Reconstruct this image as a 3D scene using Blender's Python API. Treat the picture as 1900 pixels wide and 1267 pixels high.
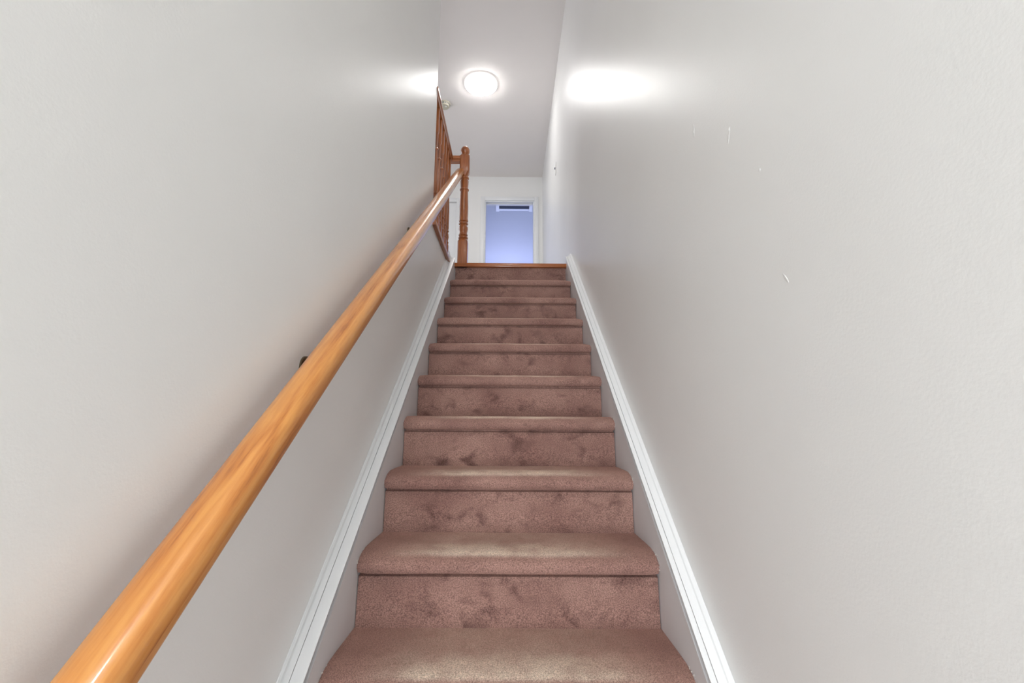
import bpy, bmesh, math, random
from mathutils import Vector, Matrix, noise
random.seed(7)
for o in list(bpy.data.objects): bpy.data.objects.remove(o)
SC = bpy.context.scene
COL = SC.collection
R = math.radians

# ------------------------------------------------------------------ camera
CAMZ = 1.52
F_PX, PITCH, YAW, ROLL = 870.0, 10.0, 0.25, 0.35
cam = bpy.data.cameras.new('camera'); camo = bpy.data.objects.new('camera', cam); COL.objects.link(camo)
cam.sensor_width = 36.0; cam.sensor_fit = 'HORIZONTAL'; cam.lens = F_PX / 1900 * 36.0
cam.clip_start = 0.02
camo.matrix_world = (Matrix.Translation((0, 0, CAMZ)) @ Matrix.Rotation(R(-YAW), 4, 'Z')
                     @ Matrix.Rotation(R(90 + PITCH), 4, 'X') @ Matrix.Rotation(R(ROLL), 4, 'Z'))
SC.camera = camo
# ------------------------------------------------------------------ world, daylight, exposure
def srgb(r, g, b):
    f = lambda c: (c / 255) / 12.92 if c <= 10 else (((c / 255) + 0.055) / 1.055) ** 2.4
    return (f(r), f(g), f(b), 1.0)
W = bpy.data.worlds.new('world'); SC.world = W; W.use_nodes = True
W.node_tree.nodes['Background'].inputs[0].default_value = (0.42, 0.58, 1.0, 1)
W.node_tree.nodes['Background'].inputs[1].default_value = 0.6
VS = SC.view_settings
VS.view_transform = 'Standard'; VS.look = 'None'; VS.gamma = 1.0; VS.use_curve_mapping = False
VS.exposure = 0.82
def area(name, loc, rot, sx, sy, power, col):
    l = bpy.data.lights.new(name, 'AREA'); l.shape = 'RECTANGLE'; l.size = sx; l.size_y = sy
    l.energy = power; l.color = col
    o = bpy.data.objects.new(name, l); COL.objects.link(o); o.location = loc; o.rotation_euler = rot
    return o
LAND_Z = 14 * 0.194
# daylight through the window of the far room (in its end wall) and the glazed front door behind the camera
area('daylight_far_room', (0.0, 10.86, 2.716 + 1.25), (R(-90), 0, 0), 1.4, 1.2, 22, (0.56, 0.61, 1.0))
area('daylight_entrance', (-0.4, -3.05, 1.25), (R(90), 0, 0), 1.1, 1.9, 74, (0.93, 0.98, 1.0))
area('hall_fill_light', (-2.68, 4.9, LAND_Z + 1.4), (0, R(-90), 0), 1.1, 1.3, 10, (1.0, 0.96, 0.92))  # added fill light at the left end of the upper hall, source unseen
HALL_EMIT, FOYER_EMIT = 27.0, 60.0

# ------------------------------------------------------------------ dimensions
RISE, RUN = 0.194, 0.25
SL = math.atan2(RISE, RUN)
def nose_y(i): return 1.38 + (i - 6) * RUN
LAND = 14 * RISE                      # 2.716
LY = nose_y(14)                       # 3.38
CEIL = LAND + 2.44
XL, XR = -0.465, 0.464                # wall faces
XC = 0.4202                            # half width of the carpet
LEND = 2.62                           # end of the full-height left wall
BY = 6.47                             # back wall of the upper hall
BULK = -1.60                           # bulkhead over the entrance
LOWC = 2.44

# ------------------------------------------------------------------ materials
MATS = {}
def new_mat(name):
    m = bpy.data.materials.new(name); m.use_nodes = True
    nt = m.node_tree; b = nt.nodes['Principled BSDF']
    MATS[name] = m
    return m, nt, b
def N(nt, t, **kw):
    n = nt.nodes.new(t)
    for k, v in kw.items():
        if k.startswith('i_'):
            n.inputs[k[2:].replace('_', ' ')].default_value = v
        else: setattr(n, k, v)
    return n
def ramp(nt, stops):
    n = nt.nodes.new('ShaderNodeValToRGB'); e = n.color_ramp.elements
    while len(e) > 1: e.remove(e[-1])
    e[0].position, e[0].color = stops[0]
    for p, c in stops[1:]:
        x = e.new(p); x.color = c
    return n
def g(v): return (v, v, v, 1)

def paint(name, col, rough, bump_scale=260, bump=0.06, dist=0.002, var=0.03, spec=0.5):
    m, nt, b = new_mat(name); L = nt.links.new
    geo = N(nt, 'ShaderNodeNewGeometry')
    n1 = N(nt, 'ShaderNodeTexNoise', i_Scale=1.3, i_Detail=3.0); L(geo.outputs['Position'], n1.inputs['Vector'])
    c2 = tuple(min(1, c * (1 - var)) for c in col[:3]) + (1,)
    r = ramp(nt, [(0.35, col), (0.65, c2)]); L(n1.outputs['Fac'], r.inputs['Fac'])
    L(r.outputs['Color'], b.inputs['Base Color'])
    b.inputs['Roughness'].default_value = rough; b.inputs['Specular IOR Level'].default_value = spec
    n2 = N(nt, 'ShaderNodeTexNoise', i_Scale=bump_scale, i_Detail=4.0, i_Roughness=0.6); L(geo.outputs['Position'], n2.inputs['Vector'])
    n3 = N(nt, 'ShaderNodeTexNoise', i_Scale=3.0, i_Detail=2.0); L(geo.outputs['Position'], n3.inputs['Vector'])
    bp = N(nt, 'ShaderNodeBump', i_Strength=bump, i_Distance=dist); L(n2.outputs['Fac'], bp.inputs['Height'])
    bp2 = N(nt, 'ShaderNodeBump', i_Strength=0.10, i_Distance=0.01); L(n3.outputs['Fac'], bp2.inputs['Height'])
    L(bp.outputs['Normal'], bp2.inputs['Normal']); L(bp2.outputs['Normal'], b.inputs['Normal'])
    return m
M_WALL = paint('wall_paint', (0.86, 0.855, 0.84, 1), 0.36, 190, 0.20, 0.0015, spec=0.28)
M_SCUFF = paint('touched_up_paint', (0.88, 0.875, 0.865, 1), 0.25, 300, 0.3)
M_CEIL = paint('ceiling_paint', (0.84, 0.795, 0.77, 1), 0.8, 180, 0.15)
M_TRIM = paint('white_trim_paint', (0.82, 0.83, 0.84, 1), 0.32, 30, 0.03, 0.002, 0.02)
M_STR = paint('stringer_paint', (0.72, 0.71, 0.715, 1), 0.45, 60, 0.08, 0.002)
M_BLUE = paint('far_room_paint', (0.70, 0.72, 0.76, 1), 0.6)
M_PLASTIC = paint('white_plastic', (0.78, 0.77, 0.74, 1), 0.35, 50, 0.0)
M_CREAM = paint('aged_cream_plastic', (0.56, 0.53, 0.42, 1), 0.45, 50, 0.0)
M_DARKV = paint('dark_grille', (0.13, 0.14, 0.20, 1), 0.6, 50, 0.0)

def wood(name, c_dark, c_mid, c_light, rough, coat, axis='X'):
    m, nt, b = new_mat(name); L = nt.links.new
    tc = N(nt, 'ShaderNodeTexCoord')
    sc = {'X': (1.1, 14, 14), 'Z': (22, 22, 1.3), 'Y': (22, 1.3, 22)}[axis]
    mp = N(nt, 'ShaderNodeMapping'); mp.inputs['Scale'].default_value = sc
    L(tc.outputs['Object'], mp.inputs['Vector'])
    n1 = N(nt, 'ShaderNodeTexNoise', i_Scale=1.6, i_Detail=3.0, i_Distortion=0.7); L(mp.outputs['Vector'], n1.inputs['Vector'])
    # cathedral rings: fold the stretched noise
    mul = N(nt, 'ShaderNodeMath', operation='MULTIPLY'); mul.inputs[1].default_value = 6.0
    L(n1.outputs['Fac'], mul.inputs[0])
    fr = N(nt, 'ShaderNodeMath', operation='PINGPONG'); fr.inputs[1].default_value = 1.0; L(mul.outputs[0], fr.inputs[0])
    n2 = N(nt, 'ShaderNodeTexNoise', i_Scale=9.0, i_Detail=6.0, i_Roughness=0.65); L(mp.outputs['Vector'], n2.inputs['Vector'])
    mx = N(nt, 'ShaderNodeMath', operation='MULTIPLY_ADD'); mx.inputs[1].default_value = 0.30
    L(fr.outputs[0], mx.inputs[0])
    m2 = N(nt, 'ShaderNodeMath', operation='MULTIPLY'); m2.inputs[1].default_value = 0.75; L(n2.outputs['Fac'], m2.inputs[0])
    L(m2.outputs[0], mx.inputs[2])
    r = ramp(nt, [(0.22, c_dark), (0.42, c_mid), (0.70, c_light)]); L(mx.outputs[0], r.inputs['Fac'])
    L(r.outputs['Color'], b.inputs['Base Color'])
    b.inputs['Roughness'].default_value = rough
    b.inputs['Coat Weight'].default_value = coat; b.inputs['Coat Roughness'].default_value = 0.12
    bp = N(nt, 'ShaderNodeBump', i_Strength=0.05, i_Distance=0.001); L(n2.outputs['Fac'], bp.inputs['Height'])
    L(bp.outputs['Normal'], b.inputs['Normal'])
    return m
OAK = [srgb(148, 82, 34), srgb(194, 122, 54), srgb(212, 146, 74)]
OAKD = [srgb(98, 46, 17), srgb(144, 77, 34), srgb(170, 99, 47)]
M_OAK = wood('varnished_oak_rail', *OAK, 0.34, 0.8, 'X')
M_OAKZ = wood('varnished_oak_turned', *OAKD, 0.35, 0.7, 'Z')
M_OAKX = wood('varnished_oak_edge', *OAKD, 0.4, 0.5, 'X')
M_OAKY = wood('varnished_oak_edge_long', *OAKD, 0.4, 0.5, 'Y')
M_PLANK = paint('pale_tile', (0.66, 0.66, 0.64, 1), 0.35, 40, 0.05)

def metal(name, col, rough):
    m, nt, b = new_mat(name); L = nt.links.new
    geo = N(nt, 'ShaderNodeNewGeometry')
    n = N(nt, 'ShaderNodeTexNoise', i_Scale=40.0); L(geo.outputs['Position'], n.inputs['Vector'])
    r = ramp(nt, [(0.3, col), (0.7, tuple(c * 0.8 for c in col[:3]) + (1,))]); L(n.outputs['Fac'], r.inputs['Fac'])
    L(r.outputs['Color'], b.inputs['Base Color'])
    b.inputs['Metallic'].default_value = 1; b.inputs['Roughness'].default_value = rough
    return m
M_BRONZE = metal('dark_bronze', (0.16, 0.13, 0.09, 1), 0.35)
M_STEEL = metal('satin_steel', (0.6, 0.58, 0.55, 1), 0.3)

def lamp_mat(name, strength, col=(1, 0.97, 0.94, 1)):
    m, nt, b = new_mat(name); L = nt.links.new
    b.inputs['Base Color'].default_value = (0.85, 0.85, 0.85, 1); b.inputs['Roughness'].default_value = 0.35
    b.inputs['Emission Color'].default_value = col; b.inputs['Emission Strength'].default_value = strength
    return m
M_HALLLAMP = lamp_mat('hall_lamp_diffuser', HALL_EMIT, (1, 0.985, 0.965, 1))
M_FOYERLAMP = lamp_mat('foyer_lamp_diffuser', FOYER_EMIT, (1, 0.985, 0.95, 1))

M_RIM = lamp_mat('frosted_lamp_rim', 0.9)
def carpet(name, wear_toplight):
    m, nt, b = new_mat(name); L = nt.links.new
    geo = N(nt, 'ShaderNodeNewGeometry'); tc = N(nt, 'ShaderNodeTexCoord')
    P = geo.outputs['Position']
    # soft pile shading, tuft speckle, dark pile smudges
    big = N(nt, 'ShaderNodeTexNoise', i_Scale=5.0, i_Detail=4.0); L(P, big.inputs['Vector'])
    rb = ramp(nt, [(0.30, srgb(137, 103, 95)), (0.70, srgb(165, 130, 119))]); L(big.outputs['Fac'], rb.inputs['Fac'])
    mpz = N(nt, 'ShaderNodeMapping'); mpz.inputs['Scale'].default_value = (1.0, 1.0, 1.25); L(P, mpz.inputs['Vector'])
    sm = N(nt, 'ShaderNodeTexNoise', i_Scale=15.0, i_Detail=2.5, i_Roughness=0.5, i_Distortion=0.4); L(mpz.outputs['Vector'], sm.inputs['Vector'])
    rs = ramp(nt, [(0.50, g(0)), (0.70, g(1))]); L(sm.outputs['Fac'], rs.inputs['Fac'])
    gate = N(nt, 'ShaderNodeTexNoise', i_Scale=4.2, i_Detail=2.0); L(P, gate.inputs['Vector'])
    rg = ramp(nt, [(0.36, g(0.0)), (0.55, g(0.30 if wear_toplight else 0.85))]); L(gate.outputs['Fac'], rg.inputs['Fac'])
    mulg = N(nt, 'ShaderNodeMath', operation='MULTIPLY'); L(rs.outputs['Color'], mulg.inputs[0]); L(rg.outputs['Color'], mulg.inputs[1])
    mx1 = N(nt, 'ShaderNodeMix', data_type='RGBA'); L(mulg.outputs[0], mx1.inputs['Factor'])
    L(rb.outputs['Color'], mx1.inputs['A']); mx1.inputs['B'].default_value = srgb(102, 74, 69)
    src = mx1.outputs['Result']
    if wear_toplight:
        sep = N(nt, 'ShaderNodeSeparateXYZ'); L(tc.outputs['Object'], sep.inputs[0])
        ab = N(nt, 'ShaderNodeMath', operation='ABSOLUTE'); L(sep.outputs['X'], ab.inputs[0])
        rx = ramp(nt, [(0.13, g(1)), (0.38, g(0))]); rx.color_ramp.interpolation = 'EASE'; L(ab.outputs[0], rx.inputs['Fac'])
        # trodden band on the front, widened and paler in place of top light
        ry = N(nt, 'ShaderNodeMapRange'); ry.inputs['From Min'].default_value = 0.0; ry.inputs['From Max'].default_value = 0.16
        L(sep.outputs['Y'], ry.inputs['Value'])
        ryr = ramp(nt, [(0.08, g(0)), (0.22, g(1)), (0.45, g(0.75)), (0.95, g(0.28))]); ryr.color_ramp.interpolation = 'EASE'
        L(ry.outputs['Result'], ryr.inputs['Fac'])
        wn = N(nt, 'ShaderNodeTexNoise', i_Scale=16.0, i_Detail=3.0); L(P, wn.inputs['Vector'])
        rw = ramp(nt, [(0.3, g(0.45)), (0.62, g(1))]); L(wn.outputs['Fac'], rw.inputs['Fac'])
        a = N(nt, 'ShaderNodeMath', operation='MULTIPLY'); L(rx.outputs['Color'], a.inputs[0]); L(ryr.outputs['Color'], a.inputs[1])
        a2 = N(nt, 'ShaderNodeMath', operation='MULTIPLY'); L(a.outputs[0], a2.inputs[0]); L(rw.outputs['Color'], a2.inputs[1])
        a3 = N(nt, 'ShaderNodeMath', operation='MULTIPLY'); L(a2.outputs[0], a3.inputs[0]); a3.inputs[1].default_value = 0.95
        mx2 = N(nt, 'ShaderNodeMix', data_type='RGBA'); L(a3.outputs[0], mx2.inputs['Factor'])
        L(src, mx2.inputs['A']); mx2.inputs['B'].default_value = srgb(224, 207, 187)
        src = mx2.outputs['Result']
    sp = N(nt, 'ShaderNodeTexNoise', i_Scale=340.0, i_Detail=3.0); L(P, sp.inputs['Vector'])
    rsp = ramp(nt, [(0.34, g(0.45)), (0.66, g(1.4))]); L(sp.outputs['Fac'], rsp.inputs['Fac'])
    mx3 = N(nt, 'ShaderNodeMix', data_type='RGBA', blend_type='MULTIPLY'); mx3.inputs['Factor'].default_value = 0.8
    L(src, mx3.inputs['A']); L(rsp.outputs['Color'], mx3.inputs['B'])
    L(mx3.outputs['Result'], b.inputs['Base Color'])
    b.inputs['Roughness'].default_value = 1.0; b.inputs['Specular IOR Level'].default_value = 0.1
    b.inputs['Sheen Weight'].default_value = 0.5 if wear_toplight else 0.25; b.inputs['Sheen Roughness'].default_value = 0.5
    b.inputs['Sheen Tint'].default_value = srgb(226, 178, 162)
    bp = N(nt, 'ShaderNodeBump', i_Strength=0.75, i_Distance=0.004); L(sp.outputs['Fac'], bp.inputs['Height'])
    bp2 = N(nt, 'ShaderNodeBump', i_Strength=0.35, i_Distance=0.01); L(sm.outputs['Fac'], bp2.inputs['Height'])
    L(bp.outputs['Normal'], bp2.inputs['Normal']); L(bp2.outputs['Normal'], b.inputs['Normal'])
    return m
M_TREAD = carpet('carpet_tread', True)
M_RISER = carpet('carpet_riser', False)
M_FRAY = paint('carpet_backing', (0.55, 0.50, 0.46, 1), 0.9, 300, 0.3)

# ------------------------------------------------------------------ mesh helpers
def mesh_obj(name, bm, mat, parent=None, smooth=None, loc=None):
    me = bpy.data.meshes.new(name)
    bmesh.ops.recalc_face_normals(bm, faces=bm.faces[:])
    bm.to_mesh(me); bm.free()
    if smooth is not None:
        for p in me.polygons: p.use_smooth = True
        me.set_sharp_from_angle(angle=R(smooth))
    me.materials.append(mat)
    o = bpy.data.objects.new(name, me); COL.objects.link(o)
    if loc: o.location = loc
    if parent: o.parent = parent
    return o
def box(bm, x0, x1, y0, y1, z0, z1, bev=0):
    vs = [bm.verts.new((x, y, z)) for x in (x0, x1) for y in (y0, y1) for z in (z0, z1)]
    fs = [(0, 1, 3, 2), (4, 6, 7, 5), (0, 4, 5, 1), (2, 3, 7, 6), (0, 2, 6, 4), (1, 5, 7, 3)]
    faces = [bm.faces.new([vs[i] for i in f]) for f in fs]
    if bev:
        es = list({e for f in faces for e in f.edges})
        bmesh.ops.bevel(bm, geom=es, offset=bev, segments=2, affect='EDGES', profile=0.5)
    return bm
def boxes(name, lst, mat, parent=None, bev=0):
    bm = bmesh.new()
    for b in lst: box(bm, *b, bev=bev)
    return mesh_obj(name, bm, mat, parent, 40 if bev else None)
def prism_x(bm, poly, x0, x1):
    """polygon in (y,z) extruded along x"""
    a = [bm.verts.new((x0, y, z)) for y, z in poly]; b = [bm.verts.new((x1, y, z)) for y, z in poly]
    n = len(poly); bm.faces.new(a); bm.faces.new(b[::-1])
    for i in range(n): bm.faces.new((a[i], b[i], b[(i + 1) % n], a[(i + 1) % n]))
def struct(o, label=None, cat=None):
    o['kind'] = 'structure'
    if label: o['label'] = label
    if cat: o['category'] = cat
    return o
def tag(o, label, cat, group=None):
    o['label'] = label; o['category'] = cat
    if group: o['group'] = group
    return o
def empty(name, loc=(0, 0, 0)):
    o = bpy.data.objects.new(name, None); COL.objects.link(o); o.location = loc; o.empty_display_size = 0.1
    return o
def lathe(bm, prof, cx=0, cy=0, seg=24, axis='Z'):
    rings = []
    for r, z in prof:
        ring = []
        for k in range(seg):
            a = 2 * math.pi * k / seg
            p = (cx + r * math.cos(a), cy + r * math.sin(a), z) if axis == 'Z' else (z, cx + r * math.cos(a), cy + r * math.sin(a))
            ring.append(bm.verts.new(p))
        rings.append(ring)
    for A, B in zip(rings, rings[1:]):
        for k in range(seg): bm.faces.new((A[k], A[(k + 1) % seg], B[(k + 1) % seg], B[k]))
    bm.faces.new(rings[0][::-1]); bm.faces.new(rings[-1])
def turned(bm, prof, seg=24):
    """prof: (z, half, squareness 0..1)"""
    rings = []
    for z, h, s in prof:
        ring = []
        for k in range(seg):
            a = 2 * math.pi * (k + 0.5) / seg
            c, d = math.cos(a), math.sin(a)
            q = 1 / max(abs(c), abs(d))
            q = min(q, 1.36)
            f = h * (1 + (q - 1) * s)
            ring.append(bm.verts.new((f * c, f * d, z)))
        rings.append(ring)
    for A, B in zip(rings, rings[1:]):
        for k in range(seg): bm.faces.new((A[k], A[(k + 1) % seg], B[(k + 1) % seg], B[k]))
    bm.faces.new(rings[0][::-1]); bm.faces.new(rings[-1])
def tube(bm, pts, rad, seg=10):
    rings = []
    for i, p in enumerate(pts):
        p = Vector(p); d = (Vector(pts[min(i + 1, len(pts) - 1)]) - Vector(pts[max(i - 1, 0)])).normalized()
        u = d.cross(Vector((0, 1, 0.01))).normalized(); v = d.cross(u)
        rings.append([bm.verts.new(p + rad * (math.cos(2 * math.pi * k / seg) * u + math.sin(2 * math.pi * k / seg) * v)) for k in range(seg)])
    for A, B in zip(rings, rings[1:]):
        for k in range(seg): bm.faces.new((A[k], A[(k + 1) % seg], B[(k + 1) % seg], B[k]))
    bm.faces.new(rings[0][::-1]); bm.faces.new(rings[-1])

# ================================================================== SETTING
struct(boxes('floor', [(-2.6, XR, -3.0, LY, -0.10, 0.0)], M_PLANK), 'pale floor at the foot of the stairs', 'floor')
UF = LAND - 0.012
struct(boxes('floor_upper', [(XL, XR, LY + 0.05, BY + 0.14, LAND - 0.25, UF), (-2.6, XL - 0.12, LEND + 0.0, BY + 0.14, LAND - 0.25, UF),
                             (XL - 0.12, XL, LY + 0.05, BY + 0.14, LAND - 0.25, UF), (-1.6, 1.7, BY + 0.14, 10.8, LAND - 0.25, UF)], M_PLANK),
       'pale floor of the upper hall', 'floor')
struct(boxes('ceiling', [(-2.6, XR, BULK - 0.1, BY, CEIL, CEIL + 0.1)], M_CEIL), 'plain matte ceiling over stairwell and hall', 'ceiling')
struct(boxes('ceiling_entrance', [(-2.6, XR, -3.0, BULK, LOWC, LOWC + 0.1), (-2.6, XL - 0.12, BULK, 1.0, LOWC, LOWC + 0.1)], M_CEIL), 'low ceiling over the entrance', 'ceiling')
struct(boxes('wall_bulkhead', [(XL - 0.12, XR, BULK - 0.1, BULK, LOWC + 0.1, CEIL)], M_WALL), 'white wall above the entrance ceiling', 'wall')
# right wall, full length
struct(boxes('wall_right', [(XR, XR + 0.12, -3.0, BY, -0.1, CEIL + 0.1)], M_WALL), 'smooth glossy white wall along the right of the stairs', 'wall')
WR = bpy.data.objects['wall_right']
for (y, z, ry, rz, rot) in ((0.804, 1.99, 0.003, 0.003, 0), (0.907, 2.13, 0.005, 0.017, 25), (0.757, 1.765, 0.0025, 0.012, -35), (1.079, 2.257, 0.004, 0.018, 5)):
    bm = bmesh.new(); bmesh.ops.create_uvsphere(bm, u_segments=14, v_segments=8, radius=1.0)
    sc = mesh_obj('paint_scuff', bm, M_SCUFF, WR, 60); sc.scale = (0.0006, ry, rz); sc.rotation_euler = (R(rot), 0, 0); sc.location = (XR, y, z)
# left wall: full height beside the flight, then only up to the landing edge
bm = bmesh.new()
prism_x(bm, [(-0.35, -0.0), (LY, 0.0), (LY, LAND - 0.035), (LEND, LAND - 0.035), (LEND, CEIL), (BULK, CEIL), (BULK, LOWC), (-0.35, LOWC)], XL - 0.12, XL)
struct(mesh_obj('wall_left', bm, M_WALL), 'smooth white wall behind the handrail', 'wall')
struct(boxes('wall_hall_near', [(-2.6, XL - 0.12, LEND - 0.12, LEND, LAND, CEIL)], M_WALL), 'white wall turning away behind the balusters', 'wall')
struct(boxes('wall_hall_left', [(-2.72, -2.6, LEND - 0.12, 4.25, LAND - 0.25, CEIL), (-2.72, -2.6, 5.55, BY, LAND - 0.25, CEIL), (-2.72, -2.6, 4.25, 5.55, LAND - 0.25, LAND + 0.85), (-2.72, -2.6, 4.25, 5.55, LAND + 1.95, CEIL)], M_WALL), 'white end wall of the upper hall', 'wall')
struct(boxes('wall_understairs', [(XL, XR, LY + 0.06, LY + 0.16, 0, LAND - 0.25)], M_WALL), 'white wall closing the space under the landing', 'wall')
# entrance shell behind the camera
struct(boxes('wall_entrance_left', [(-2.72, -2.6, -3.0, 1.0, 0, LOWC)], M_WALL), 'white wall of the entrance', 'wall')
struct(boxes('wall_entrance_end', [(-2.6, XL - 0.12, 0.9, 1.0, 0, LOWC)], M_WALL), 'white wall beside the stair foot', 'wall')
struct(boxes('wall_front', [(-2.72, -1.0, -3.12, -3.0, 0, LOWC), (0.2, XR + 0.12, -3.12, -3.0, 0, LOWC), (-1.0, 0.2, -3.12, -3.0, 2.2, LOWC),
                            (-1.0, 0.2, -3.12, -3.0, -0.1, 0.25)], M_WALL), 'white entrance wall with glazed opening', 'wall')
# back wall of hall with doorway and closed door
DX0, DX1, DH = -0.385, 0.345, 2.055       # open doorway
CX0, CX1 = -1.56, -0.80                   # closed panelled door
z0 = LAND - 0.05
struct(boxes('wall_back', [(-2.72, CX0, BY, BY + 0.12, z0, CEIL), (CX0, CX1, BY, BY + 0.12, LAND + 2.03, CEIL), (CX1, DX0, BY, BY + 0.12, z0, CEIL),
                           (DX0, DX1, BY, BY + 0.12, LAND + DH, CEIL), (DX1, XR + 0.12, BY, BY + 0.12, z0, CEIL)], M_WALL), 'white wall with doorway at the end of the hall', 'wall')
# far room
struct(boxes('wall_far_room', [(-1.7, -0.75, 10.8, 10.92, LAND, CEIL), (0.75, 1.8, 10.8, 10.92, LAND, CEIL), (-0.75, 0.75, 10.8, 10.92, LAND, LAND + 0.6), (-0.75, 0.75, 10.8, 10.92, LAND + 1.9, CEIL), (-1.7, -1.58, BY + 0.12, 10.8, LAND, CEIL),
                               (1.62, 1.74, BY + 0.12, 10.8, LAND, CEIL)], M_BLUE),
       'pale wall of the daylit room beyond the doorway', 'wall')
struct(boxes('ceiling_far_room', [(-1.7, 1.8, BY + 0.12, 10.92, CEIL, CEIL + 0.1)], M_BLUE), 'pale ceiling of the daylit room beyond the doorway', 'ceiling')

# casings of the doorway
def casing(name, x0, x1, top, label, w=0.062, right=True):
    t = empty(name, ((x0 + x1) / 2, BY, LAND)); struct(t, label, 'trim')
    cx = (x0 + x1) / 2
    def strip(nm, a, b, c, d):
        bm = bmesh.new()
        box(bm, a - cx, b - cx, -0.018, 0.0, c, d, bev=0.004)
        mesh_obj(nm, bm, M_TRIM, t, 40)
    strip('casing_side', x0 - w, x0, 0.0, top + w)
    strip('casing_side', x1, x1 + w, 0.0, top + w)
    strip('casing_head', x0, x1, top, top + w)
    return t
tr = casing('trim_1', DX0, DX1, DH, 'white casing around the open doorway')
cx = (DX0 + DX1) / 2
boxes('jamb', [(DX0 - cx, DX0 - cx + 0.016, 0.0, 0.125, 0, DH)], M_TRIM, tr)
boxes('jamb', [(DX1 - cx - 0.016, DX1 - cx, 0.0, 0.125, 0, DH)], M_TRIM, tr)
boxes('jamb_head', [(DX0 - cx + 0.016, DX1 - cx - 0.016, 0.0, 0.125, DH - 0.016, DH)], M_TRIM, tr)
boxes('door_stop', [(DX0 - cx + 0.016, DX1 - cx - 0.016, 0.05, 0.085, DH - 0.028, DH - 0.016)], M_TRIM, tr)
casing('trim_2', CX0, CX1, 2.03, 'white casing around the closed panelled door')
# closed door with arched panels
dr = empty('door_1', ((CX0 + CX1) / 2, BY + 0.02, LAND)); struct(dr, 'closed white door with arched panels behind the newel post', 'door')
hw = (CX1 - CX0) / 2
boxes('door_leaf', [(-hw + 0.003, hw - 0.003, 0, 0.035, 0.005, 2.025)], M_TRIM, dr)
def arch_panel(x0, x1, zb, zt, rise, dep, nm):
    pts = [(x0, zb), (x1, zb)]
    for k in range(13):
        t = k / 12; x = x1 + (x0 - x1) * t
        pts.append((x, zt + rise * math.sin(math.pi * t)))
    bm = bmesh.new(); n = len(pts); cxp = (x0 + x1) / 2; czp = (zb + zt) / 2
    rows = []
    for s, d in ((1, 0.0), (0.985, -0.008), (0.95, -0.008), (0.90, -0.002), (0.86, -0.006)):
        sx = s; rows.append([bm.verts.new((cxp + (x - cxp) * sx, d, czp + (z - czp) * (1 - (1 - s) * 0.45))) for x, z in pts])
    for A, B in zip(rows, rows[1:]):
        for k in range(n): bm.faces.new((A[k], A[(k + 1) % n], B[(k + 1) % n], B[k]))
    bm.faces.new(rows[-1]); bm.faces.new(rows[0][::-1])
    mesh_obj(nm, bm, M_TRIM, dr, 30)
arch_panel(-hw + 0.12, -0.045, 1.05, 1.80, 0.06, 0.008, 'door_panel'); arch_panel(0.045, hw - 0.12, 1.05, 1.80, 0.06, 0.008, 'door_panel')
arch_panel(-hw + 0.12, -0.045, 0.20, 0.88, 0.0, 0.008, 'door_panel'); arch_panel(0.045, hw - 0.12, 0.20, 0.88, 0.0, 0.008, 'door_panel')
bm = bmesh.new(); lathe(bm, [(0.026, 0.0), (0.026, -0.008), (0.012, -0.012), (0.012, -0.035), (0.024, -0.045), (0.027, -0.058), (0.018, -0.072), (0.004, -0.075)], seg=18)
bmesh.ops.rotate(bm, verts=bm.verts[:], cent=(0, 0, 0), matrix=Matrix.Rotation(R(-90), 3, 'X'))
mesh_obj('door_knob', bm, M_STEEL, dr, 40, (hw - 0.07, 0.0, 0.96))

# front glazed opening behind the camera, window of far room
wf = empty('window_1', (-0.4, -3.06, 0.25)); struct(wf, 'glazed entrance opening', 'window')
boxes('frame', [(-0.6, -0.54, -0.03, 0.03, 0, 1.95), (0.54, 0.6, -0.03, 0.03, 0, 1.95), (-0.54, 0.54, -0.03, 0.03, 0, 0.06), (-0.54, 0.54, -0.03, 0.03, 1.89, 1.95)], M_TRIM, wf)
wf = empty('window_2', (0.0, 10.83, LAND + 0.6)); struct(wf, 'window of the daylit room', 'window')
boxes('frame', [(-0.75, -0.7, -0.02, 0.02, 0, 1.3), (0.7, 0.75, -0.02, 0.02, 0, 1.3), (-0.7, 0.7, -0.02, 0.02, 0, 0.05), (-0.7, 0.7, -0.02, 0.02, 1.25, 1.3)], M_TRIM, wf)

wf = empty('hall_fill_window', (-2.66, 4.9, LAND + 0.85)); struct(wf, 'unseen window added at the end of the upper hall for fill light', 'window')
boxes('frame', [(-0.03, 0.03, -0.65, -0.6, 0, 1.1), (-0.03, 0.03, 0.6, 0.65, 0, 1.1), (-0.03, 0.03, -0.6, 0.6, 0, 0.05), (-0.03, 0.03, -0.6, 0.6, 1.05, 1.1)], M_TRIM, wf)  # frame of the unseen window added around the hall fill light

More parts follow.
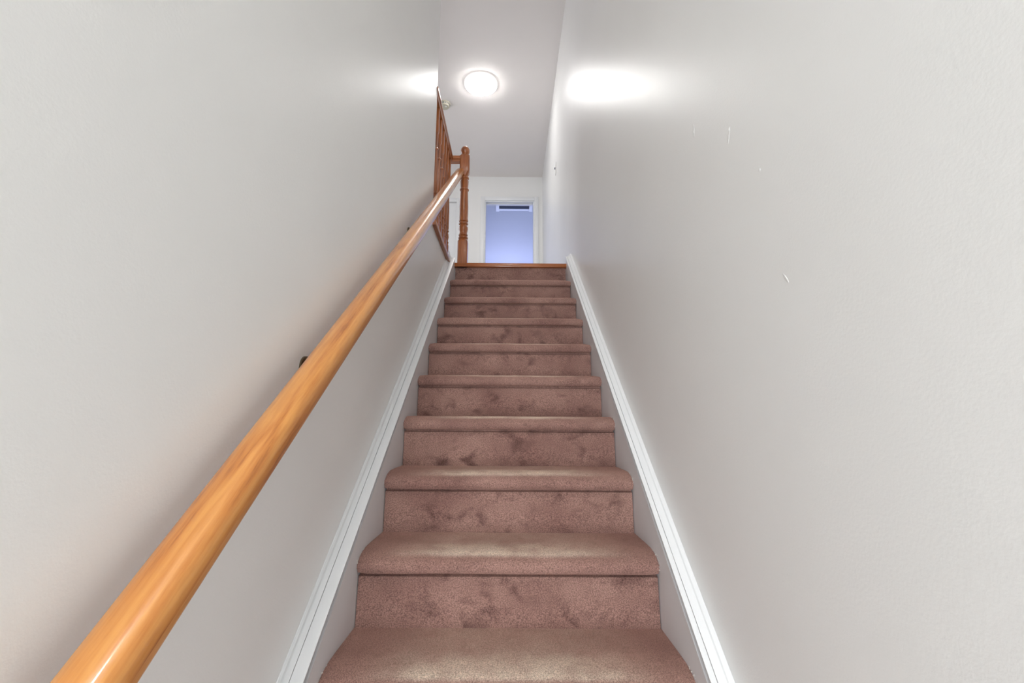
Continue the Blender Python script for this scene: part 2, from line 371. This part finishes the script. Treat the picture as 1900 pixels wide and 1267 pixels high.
# ------------------------------------------------------------------ staircase
stairs = struct(empty('stairs', (0, nose_y(1), 0)), 'straight flight of stairs covered in brown mauve carpet', 'stairs')
def nosing_profile():
    p = [(0.310, 0.0), (0.20, 0.0), (0.14, 0.0)]
    # soft roll of carpet over the padded nosing
    for k in range(0, 10):
        a = k / 9 * math.pi / 2
        p.append((0.085 - 0.085 * math.sin(a) ** 0.9, -0.030 + 0.030 * math.cos(a)))
    p += [(0.0, -0.038), (0.002, -0.046), (0.006, -0.051), (0.011, -0.053), (0.034, -0.050), (0.310, -0.045)]
    return p
NP = nosing_profile()
def tread_mesh(i):
    bm = bmesh.new(); nx = 28; rows = []
    rnd = random.Random(i * 13 + 1)
    ph = rnd.uniform(0, 50); wob = 0.0022
    for k in range(nx + 1):
        t = k / nx; x = -XC + 2 * XC * t
        e = min(t, 1 - t) * 2 * XC
        rnd_end = 0.012 * max(0, 1 - e / 0.03) ** 2
        row = []
        for (y, z) in NP:
            w = wob * noise.noise((x * 5 + ph, 0.3, i)) + 0.0012 * noise.noise((x * 14 + ph, 1.3, i))
            wy = 0.003 * noise.noise((x * 4 + ph, 5.3, i))
            front = max(0, 1 - y / 0.10)
            top = 1.0 if z > -0.04 else 0.4
            row.append(bm.verts.new((x * (1 - 0.004 * (1 if z < -0.045 else 0)), y + wy * front + rnd_end * front, z + (w - 0.0015) * top * front - rnd_end * front * (1 if z > -0.02 else 0) * 0.6)))
        rows.append(row)
    n = len(NP)
    for A, B in zip(rows, rows[1:]):
        for k in range(n): bm.faces.new((A[k], A[(k + 1) % n], B[(k + 1) % n], B[k]))
    bm.faces.new(rows[0]); bm.faces.new(rows[-1][::-1])
    return bm
def riser_mesh(i, top=-0.046, xh=XC - 0.003, yf=0.024):
    bm = bmesh.new(); nx, nz = 20, 5
    fr, bk = [], []
    for k in range(nx + 1):
        x = -xh + 2 * xh * k / nx
        a, b = [], []
        for j in range(nz + 1):
            z = (top, -0.0600, -0.0640, -0.10, -0.15, -RISE)[j] if i < 14 else top + (-RISE - top) * j / nz
            d = 0.002 * noise.noise((x * 5, z * 8, i * 3.7))
            flare = -0.004 * (j / nz) ** 3
            a.append(bm.verts.new((x * (1 + 0.004 * j / nz), yf + d + flare + (0.013 if j < 2 and i < 14 else 0), z))); b.append(bm.verts.new((x, yf + 0.03, z)))
        fr.append(a); bk.append(b)
    for k in range(nx):
        for j in range(nz):
            bm.faces.new((fr[k][j], fr[k + 1][j], fr[k + 1][j + 1], fr[k][j + 1])); bm.faces.new((bk[k][j], bk[k][j + 1], bk[k + 1][j + 1], bk[k + 1][j]))
        bm.faces.new((fr[k][0], bk[k][0], bk[k + 1][0], fr[k + 1][0])); bm.faces.new((fr[k][nz], fr[k + 1][nz], bk[k + 1][nz], bk[k][nz]))
    for k in (0, nx):
        for j in range(nz): bm.faces.new((fr[k][j], bk[k][j], bk[k][j + 1], fr[k][j + 1]))
    return bm
for i in range(1, 14):
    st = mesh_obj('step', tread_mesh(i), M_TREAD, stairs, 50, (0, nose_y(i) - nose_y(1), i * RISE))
    mesh_obj('riser', riser_mesh(i), M_RISER, st, 60)
    # frayed bits of backing at the worn nosing corners
    rnd = random.Random(i)
    if i in (5, 6, 7, 8):
        for s in ((-1, 1) if i < 7 else (1,)):
            bm = bmesh.new()
            for q in range(26 if s > 0 else 12):
                a = rnd.random() ** 1.2
                idx = 4 + a * 9.5; k = int(idx); f = idx - k
                y = NP[k][0] * (1 - f) + NP[k + 1][0] * f; z = NP[k][1] * (1 - f) + NP[k + 1][1] * f
                r = rnd.uniform(0.0008, 0.0022)
                c = Vector((s * (XC - rnd.uniform(-0.002, 0.003)), y + 0.010 * max(0, 1 - y / 0.1) - 0.002, z))
                bmesh.ops.create_icosphere(bm, subdivisions=1, radius=r, matrix=Matrix.Translation(c))
            f_ = mesh_obj('frayed_edge', bm, M_FRAY, st); f_['kind'] = 'stuff'
# top riser under the landing edge
tr_ = mesh_obj('riser', riser_mesh(14, top=-0.030), M_RISER, stairs, 60, (0, LY - nose_y(1), LAND))

# landing edge (wood nosing) across the flight
bm = bmesh.new(); box(bm, -XC - 0.005, XC + 0.005, LY - 0.004, LY + 0.075, LAND - 0.030, LAND, bev=0.006)
o = mesh_obj('trim_3', bm, M_OAKX, None, 40); struct(o, 'oak edge board across the top of the stairs', 'trim')
# landing edge along the stairwell under the balusters
bm = bmesh.new(); box(bm, -0.59, -0.443, LEND + 0.001, LY + 0.075, LAND - 0.034, LAND, bev=0.006)
o = mesh_obj('trim_4', bm, M_OAKY, None, 40); struct(o, 'oak edge board under the balusters', 'trim')

# ------------------------------------------------------------------ stringers and cap moulding
CAM0 = CAMZ
TS = RISE / RUN
def zcap(y, off): return CAM0 + TS * y + off
def stringer(name, side, xw, ymid, y_end, offin, offout, label):
    """swept profile along the flight, in (x, vertical offset)"""
    s = side; y0 = -0.25
    t = empty(name, (s * 0.44, 0, 0)); struct(t, label, 'trim')
    xi = s * 0.4205
    def sweep(nm, prof, mat, ya, yb):
        bm = bmesh.new()
        A = [bm.verts.new((x - s * 0.44, ya, max(0.0, zcap(ya, o_)))) for x, o_ in prof]
        B = [bm.verts.new((x - s * 0.44, yb, zcap(yb, o_))) for x, o_ in prof]
        n = len(prof)
        for k in range(n): bm.faces.new((A[k], A[(k + 1) % n], B[(k + 1) % n], B[k]))
        bm.faces.new(A); bm.faces.new(B[::-1])
        return mesh_obj(nm, bm, mat, t, 25)
    xo = s * abs(xw)
    # board beside the treads
    bm = bmesh.new()
    prism_x(bm, [(-0.25, 0.0), (0.7, 0.0), (y_end, zcap(y_end, offin) - 0.75), (y_end, zcap(y_end, offin) - 0.003), (-0.25, zcap(-0.25, offin) - 0.003)][::1],
            min(xi, xo) - s * 0.44, max(xi, xo) - s * 0.44)
    mesh_obj('board', bm, M_STR, t)
    xm = s * ymid
    # flat top strip and the small moulding against the wall, a fine joint between
    sweep('top_strip', [(xi - s * 0.0035, offin - 0.010), (xi - s * 0.0035, offin - 0.001), (xi - s * 0.002, offin), (xm - s * 0.001, offin), (xm - s * 0.001, offin - 0.010)], M_TRIM, y0, y_end)
    d = offout - offin
    w = abs(xo - xm)
    sweep('cap_moulding', [(xm + s * 0.0005, offin - 0.010), (xm + s * 0.0005, offin + 0.001), (xm + s * w * 0.12, offin + 0.003), (xm + s * w * 0.55, offin + d * 0.45),
                           (xm + s * w * 0.64, offin + d * 0.80), (xm + s * w * 0.86, offin + d), (xo - s * 0.0003, offin + d), (xo - s * 0.0003, offin - 0.010)], M_TRIM, y0, y_end)
    return t
stringer('trim_5', 1, XR, 0.431, LY + 0.03, -1.382, -1.361, 'white sloping skirting along the right of the carpet')
stringer('trim_6', -1, XL, 0.446, LY - 0.01, -1.382, -1.328, 'white sloping skirting along the left of the carpet')
# baseboard of the upper hall on the right wall
bm = bmesh.new(); box(bm, XR - 0.014, XR, LY + 0.08, BY, LAND - 0.01, LAND + 0.09, bev=0.003)
struct(mesh_obj('baseboard_right', bm, M_TRIM, None, 40), 'white baseboard along the right hall wall', 'baseboard')
bm = bmesh.new(); box(bm, CX1 + 0.062, DX0 - 0.062, BY - 0.014, BY, LAND - 0.01, LAND + 0.09, bev=0.003)
struct(mesh_obj('baseboard_back', bm, M_TRIM, None, 40), 'white baseboard between the two doors', 'baseboard')

# ================================================================== RAILING
def loaf(w, h):
    """bread-loaf handrail section in (u sideways, v up), v=0 at the bottom"""
    a = w / 2
    return [(-a * 0.62, 0), (a * 0.62, 0), (a * 0.70, h * 0.10), (a * 0.72, h * 0.26), (a * 0.98, h * 0.42), (a, h * 0.60), (a * 0.93, h * 0.80),
            (a * 0.72, h * 0.93), (a * 0.35, h * 0.99), (0, h), (-a * 0.35, h * 0.99), (-a * 0.72, h * 0.93), (-a * 0.93, h * 0.80), (-a, h * 0.60),
            (-a * 0.98, h * 0.42), (-a * 0.72, h * 0.26), (-a * 0.70, h * 0.10)]
def rail_along(name, mat, w, h, length, parent=None, cuts=(0, 0)):
    """rail along local X; cuts shear the end faces"""
    bm = bmesh.new(); pr = loaf(w, h); n = len(pr)
    A = [bm.verts.new((cuts[0] * v, u, v)) for u, v in pr]; B = [bm.verts.new((length + cuts[1] * v, u, v)) for u, v in pr]
    for k in range(n): bm.faces.new((A[k], A[(k + 1) % n], B[(k + 1) % n], B[k]))
    bm.faces.new(A); bm.faces.new(B[::-1])
    return mesh_obj(name, bm, mat, parent, 35)
NX, NY, NH = -0.366, LY + 0.034, 0.0375     # newel centre and half width
# --- wall handrail, sloping, butting the newel
RX = -0.400
RAIL_H = 0.5                                # distance of its centre line below the camera, square to the slope
HW, HH = 0.063, 0.058
y_lo, y_hi = 0.10, NY - NH - 0.001
TR = TS - 0.0150
SR = math.atan(TR)
def rail_z(y):                              # centre line height
    return CAM0 + TR * y - 0.637
hr = empty('handrail', (RX, y_lo, rail_z(y_lo)))
tag(hr, 'long sloping varnished oak handrail fixed to the left wall', 'handrail')
Lr = (y_hi - y_lo) / math.cos(SR)
rl = rail_along('rail', M_OAK, HW, HH, Lr, hr, cuts=(0, math.tan(SR)))
# local X -> up the slope, local Y -> across, local Z -> square to slope
rl.matrix_local = Matrix(((0, -1, 0, 0), (math.cos(SR), 0, -math.sin(SR), 0), (math.sin(SR), 0, math.cos(SR), 0), (0, 0, 0, 1))) @ Matrix.Translation((math.tan(SR) * -HH / 2, 0, -HH / 2))
for by in (0.32, 1.06, 2.02):
    bz = rail_z(by) - 0.050
    b0 = Vector((XL - RX, by - y_lo, bz - rail_z(y_lo)))
    bm = bmesh.new(); lathe(bm, [(0.030, 0.0), (0.030, 0.004), (0.024, 0.009), (0.012, 0.012), (0.009, 0.013)], seg=20, axis='X')
    br = mesh_obj('bracket', bm, M_BRONZE, hr, 40); br.location = b0
    bm = bmesh.new()
    dx = RX - XL
    tube(bm, [(0.008, 0, 0), (dx * 0.45, 0, -0.010), (dx * 0.75, 0, -0.010), (dx * 0.95, 0, -0.002), (dx, 0, 0.012)], 0.0065)
    mesh_obj('bracket_arm', bm, M_BRONZE, br, 50)
    bm = bmesh.new(); box(bm, -0.012, 0.012, -0.03, 0.03, -0.002, 0.002, bev=0.001)
    sd = mesh_obj('saddle', bm, M_BRONZE, br, 40, (dx, 0.0, 0.0105)); sd.rotation_euler = (SR, 0, 0)

# --- newel post
nw = empty('newel_post', (NX, NY, LAND)); tag(nw, 'turned oak newel post with ball top at the head of the stairs', 'post')
bm = bmesh.new()
s = NH
turned(bm, [(-0.03, s, 1), (0.175, s, 1), (0.190, s * 0.93, 0.6), (0.197, s * 0.80, 0), (0.204, s * 0.98, 0), (0.212, s * 1.0, 0), (0.220, s * 0.84, 0), (0.224, s * 0.78, 0), (0.230, s * 0.94, 0),
            (0.236, s * 0.92, 0), (0.246, s * 0.80, 0), (0.262, s * 0.86, 0), (0.282, s * 0.95, 0), (0.300, s * 0.90, 0), (0.308, s * 0.76, 0), (0.314, s * 0.72, 0), (0.320, s * 0.95, 0),
            (0.327, s * 0.96, 0), (0.332, s * 0.80, 0), (0.338, s * 0.76, 0), (0.344, s * 0.94, 0), (0.352, s * 0.96, 0), (0.362, s * 0.90, 0),
            (0.46, s * 0.92, 0), (0.590, s * 0.80, 0), (0.598, s * 0.80, 0), (0.603, s * 0.96, 0), (0.610, s * 0.98, 0), (0.617, s * 0.82, 0), (0.624, s * 0.80, 0), (0.68, s * 0.88, 0),
            (0.695, s * 0.74, 0), (0.702, s * 0.92, 0), (0.710, s * 0.92, 0), (0.722, s * 0.74, 0), (0.735, s * 0.84, 0.2), (0.750, s * 0.97, 0.8), (0.758, s, 1), (0.888, s, 1), (0.898, s * 0.85, 0.8), (0.900, s * 0.6, 0)])
mesh_obj('shaft', bm, M_OAKZ, nw, 35)
bm = bmesh.new()
pr = [(0.020, 0.898), (0.019, 0.904), (0.0215, 0.908)]
for k in range(1, 12):
    a = math.pi * (0.16 + 0.84 * k / 11) - math.pi / 2
    pr.append((max(0.0015, 0.036 * math.cos(a)), 0.941 + 0.040 * math.sin(a)))
lathe(bm, pr, seg=24)
mesh_obj('ball_finial', bm, M_OAKZ, nw, 50)

# --- guard rail of the landing: top rail, return, balusters
gx = -0.487
gr = empty('guard_rail', (gx, LEND, LAND)); tag(gr, 'level oak guard rail with turned balusters above the stairwell edge', 'railing')
TOPR = 0.895
rr = rail_along('top_rail', M_OAKX, 0.058, 0.055, LY + 0.05 - LEND, gr); rr.rotation_euler = (0, 0, R(90)); rr.location = (0, 0.001, TOPR - 0.055)
rr = rail_along('return_rail', M_OAKX, 0.058, 0.055, (NX - NH) - gx + 0.029, gr); rr.location = (-0.029, LY + 0.034 - LEND, TOPR - 0.0552)
b = 0.016
BAL = [(0.0, b, 1), (0.130, b, 1), (0.140, b * 0.92, 0.5), (0.146, b * 0.72, 0), (0.152, b * 0.98, 0), (0.159, b * 0.98, 0), (0.166, b * 0.7, 0), (0.175, b * 0.72, 0), (0.20, b * 0.98, 0),
       (0.222, b * 0.88, 0), (0.236, b * 0.62, 0), (0.243, b * 0.95, 0), (0.250, b * 0.95, 0), (0.257, b * 0.68, 0), (0.27, b * 0.88, 0), (0.40, b * 0.86, 0), (0.535, b * 0.66, 0),
       (0.543, b * 0.66, 0), (0.549, b * 0.98, 0), (0.557, b * 0.98, 0), (0.564, b * 0.66, 0), (0.60, b * 0.68, 0), (0.645, b * 0.72, 0), (0.66, b * 0.72, 0), (0.67, b * 0.9, 0.5), (0.68, b * 0.95, 1),
       (TOPR - 0.052, b * 0.95, 1)]
bm = bmesh.new(); turned(bm, BAL, 16)
b0 = mesh_obj('baluster', bm, M_OAKZ, gr, 35)
for k, yy in enumerate((2.655, 2.775, 2.895, 3.015, 3.135, 3.255, 3.375)):
    o = b0 if k == 0 else b0.copy()
    if k: COL.objects.link(o); o.parent = gr
    o.location = (0, yy - LEND, 0)

# ================================================================== LAMPS AND FITTINGS
def dome_lamp(name, loc, rad, dep, mat, label):
    t = empty(name, loc); tag(t, label, 'ceiling light')
    bm = bmesh.new(); lathe(bm, [(rad * 0.97, -0.0005), (rad, -0.002), (rad, -0.013), (rad * 0.99, -0.015), (rad * 0.975, -0.015), (rad * 0.97, -0.008)], seg=48)
    mesh_obj('base', bm, M_RIM, t, 40)
    bm = bmesh.new(); pr = [(rad * 0.968, -0.0085)]
    for k in range(1, 9):
        a = k / 8 * math.pi / 2
        pr.append((max(0.001, rad * 0.968 * math.cos(a)), -0.0085 - dep * math.sin(a)))
    lathe(bm, pr, seg=48)
    mesh_obj('diffuser', bm, mat, t, 60)
    return t
dome_lamp('ceiling_light', (-0.335, 4.53, CEIL), 0.178, 0.050, M_HALLLAMP, 'round glowing dome light on the upper hall ceiling')
dome_lamp('ceiling_light', (-0.05, -0.70, CEIL), 0.178, 0.050, M_FOYERLAMP, 'round dome light on the high ceiling over the stair foot')

sd = empty('smoke_detector', (-0.775, 4.86, CEIL)); tag(sd, 'small round cream smoke detector on the hall ceiling', 'smoke detector')
bm = bmesh.new(); lathe(bm, [(0.068, 0.0), (0.068, -0.008), (0.062, -0.010), (0.060, -0.030), (0.052, -0.040), (0.02, -0.042), (0.001, -0.042)], seg=32)
mesh_obj('body', bm, M_CREAM, sd, 40)
bm = bmesh.new()
for k in range(20):
    a = 2 * math.pi * k / 20
    bb = bmesh.new(); box(bb, 0.0585, 0.0622, -0.004, 0.004, -0.028, -0.013)
    bmesh.ops.rotate(bb, verts=bb.verts[:], cent=(0, 0, 0), matrix=Matrix.Rotation(a, 3, 'Z'))
    me_ = bpy.data.meshes.new('tmp'); bb.to_mesh(me_); bb.free(); bm.from_mesh(me_); bpy.data.meshes.remove(me_)
mesh_obj('vent_slots', bm, M_DARKV, sd)
bm = bmesh.new(); lathe(bm, [(0.011, -0.0415), (0.011, -0.045), (0.009, -0.046)], seg=16)
mesh_obj('test_button', bm, M_PLASTIC, sd, 40, (0.018, -0.015, 0))

# light switch on the right wall of the hall
sw = empty('light_switch', (XR, 4.47, LAND + 1.41)); tag(sw, 'white light switch plate on the right hall wall', 'switch')
bm = bmesh.new(); box(bm, -0.006, 0.0, -0.035, 0.035, -0.057, 0.057, bev=0.002); mesh_obj('plate', bm, M_PLASTIC, sw, 40)
bm = bmesh.new(); box(bm, -0.016, -0.006, -0.005, 0.005, -0.004, 0.014, bev=0.001); mesh_obj('toggle', bm, M_DARKV, sw, 40)

# ceiling vent of the far room, seen through the doorway
cv = empty('ceiling_vent', (0.055, 7.44, CEIL)); tag(cv, 'long dark ceiling vent in pale frame seen through the doorway', 'vent')
boxes('frame', [(-0.31, -0.255, -0.11, 0.13, -0.03, 0), (0.255, 0.31, -0.11, 0.13, -0.03, 0), (-0.255, 0.255, -0.11, -0.06, -0.012, 0), (-0.255, 0.255, 0.07, 0.13, -0.012, 0)], M_TRIM, cv)
boxes('grille', [(-0.255, 0.255, -0.06, 0.07, -0.004, 0)], M_DARKV, cv)
for k in range(3):
    boxes('slat', [(-0.255, 0.255, -0.035 + k * 0.035, -0.031 + k * 0.035, -0.011, -0.004)], M_DARKV, cv)
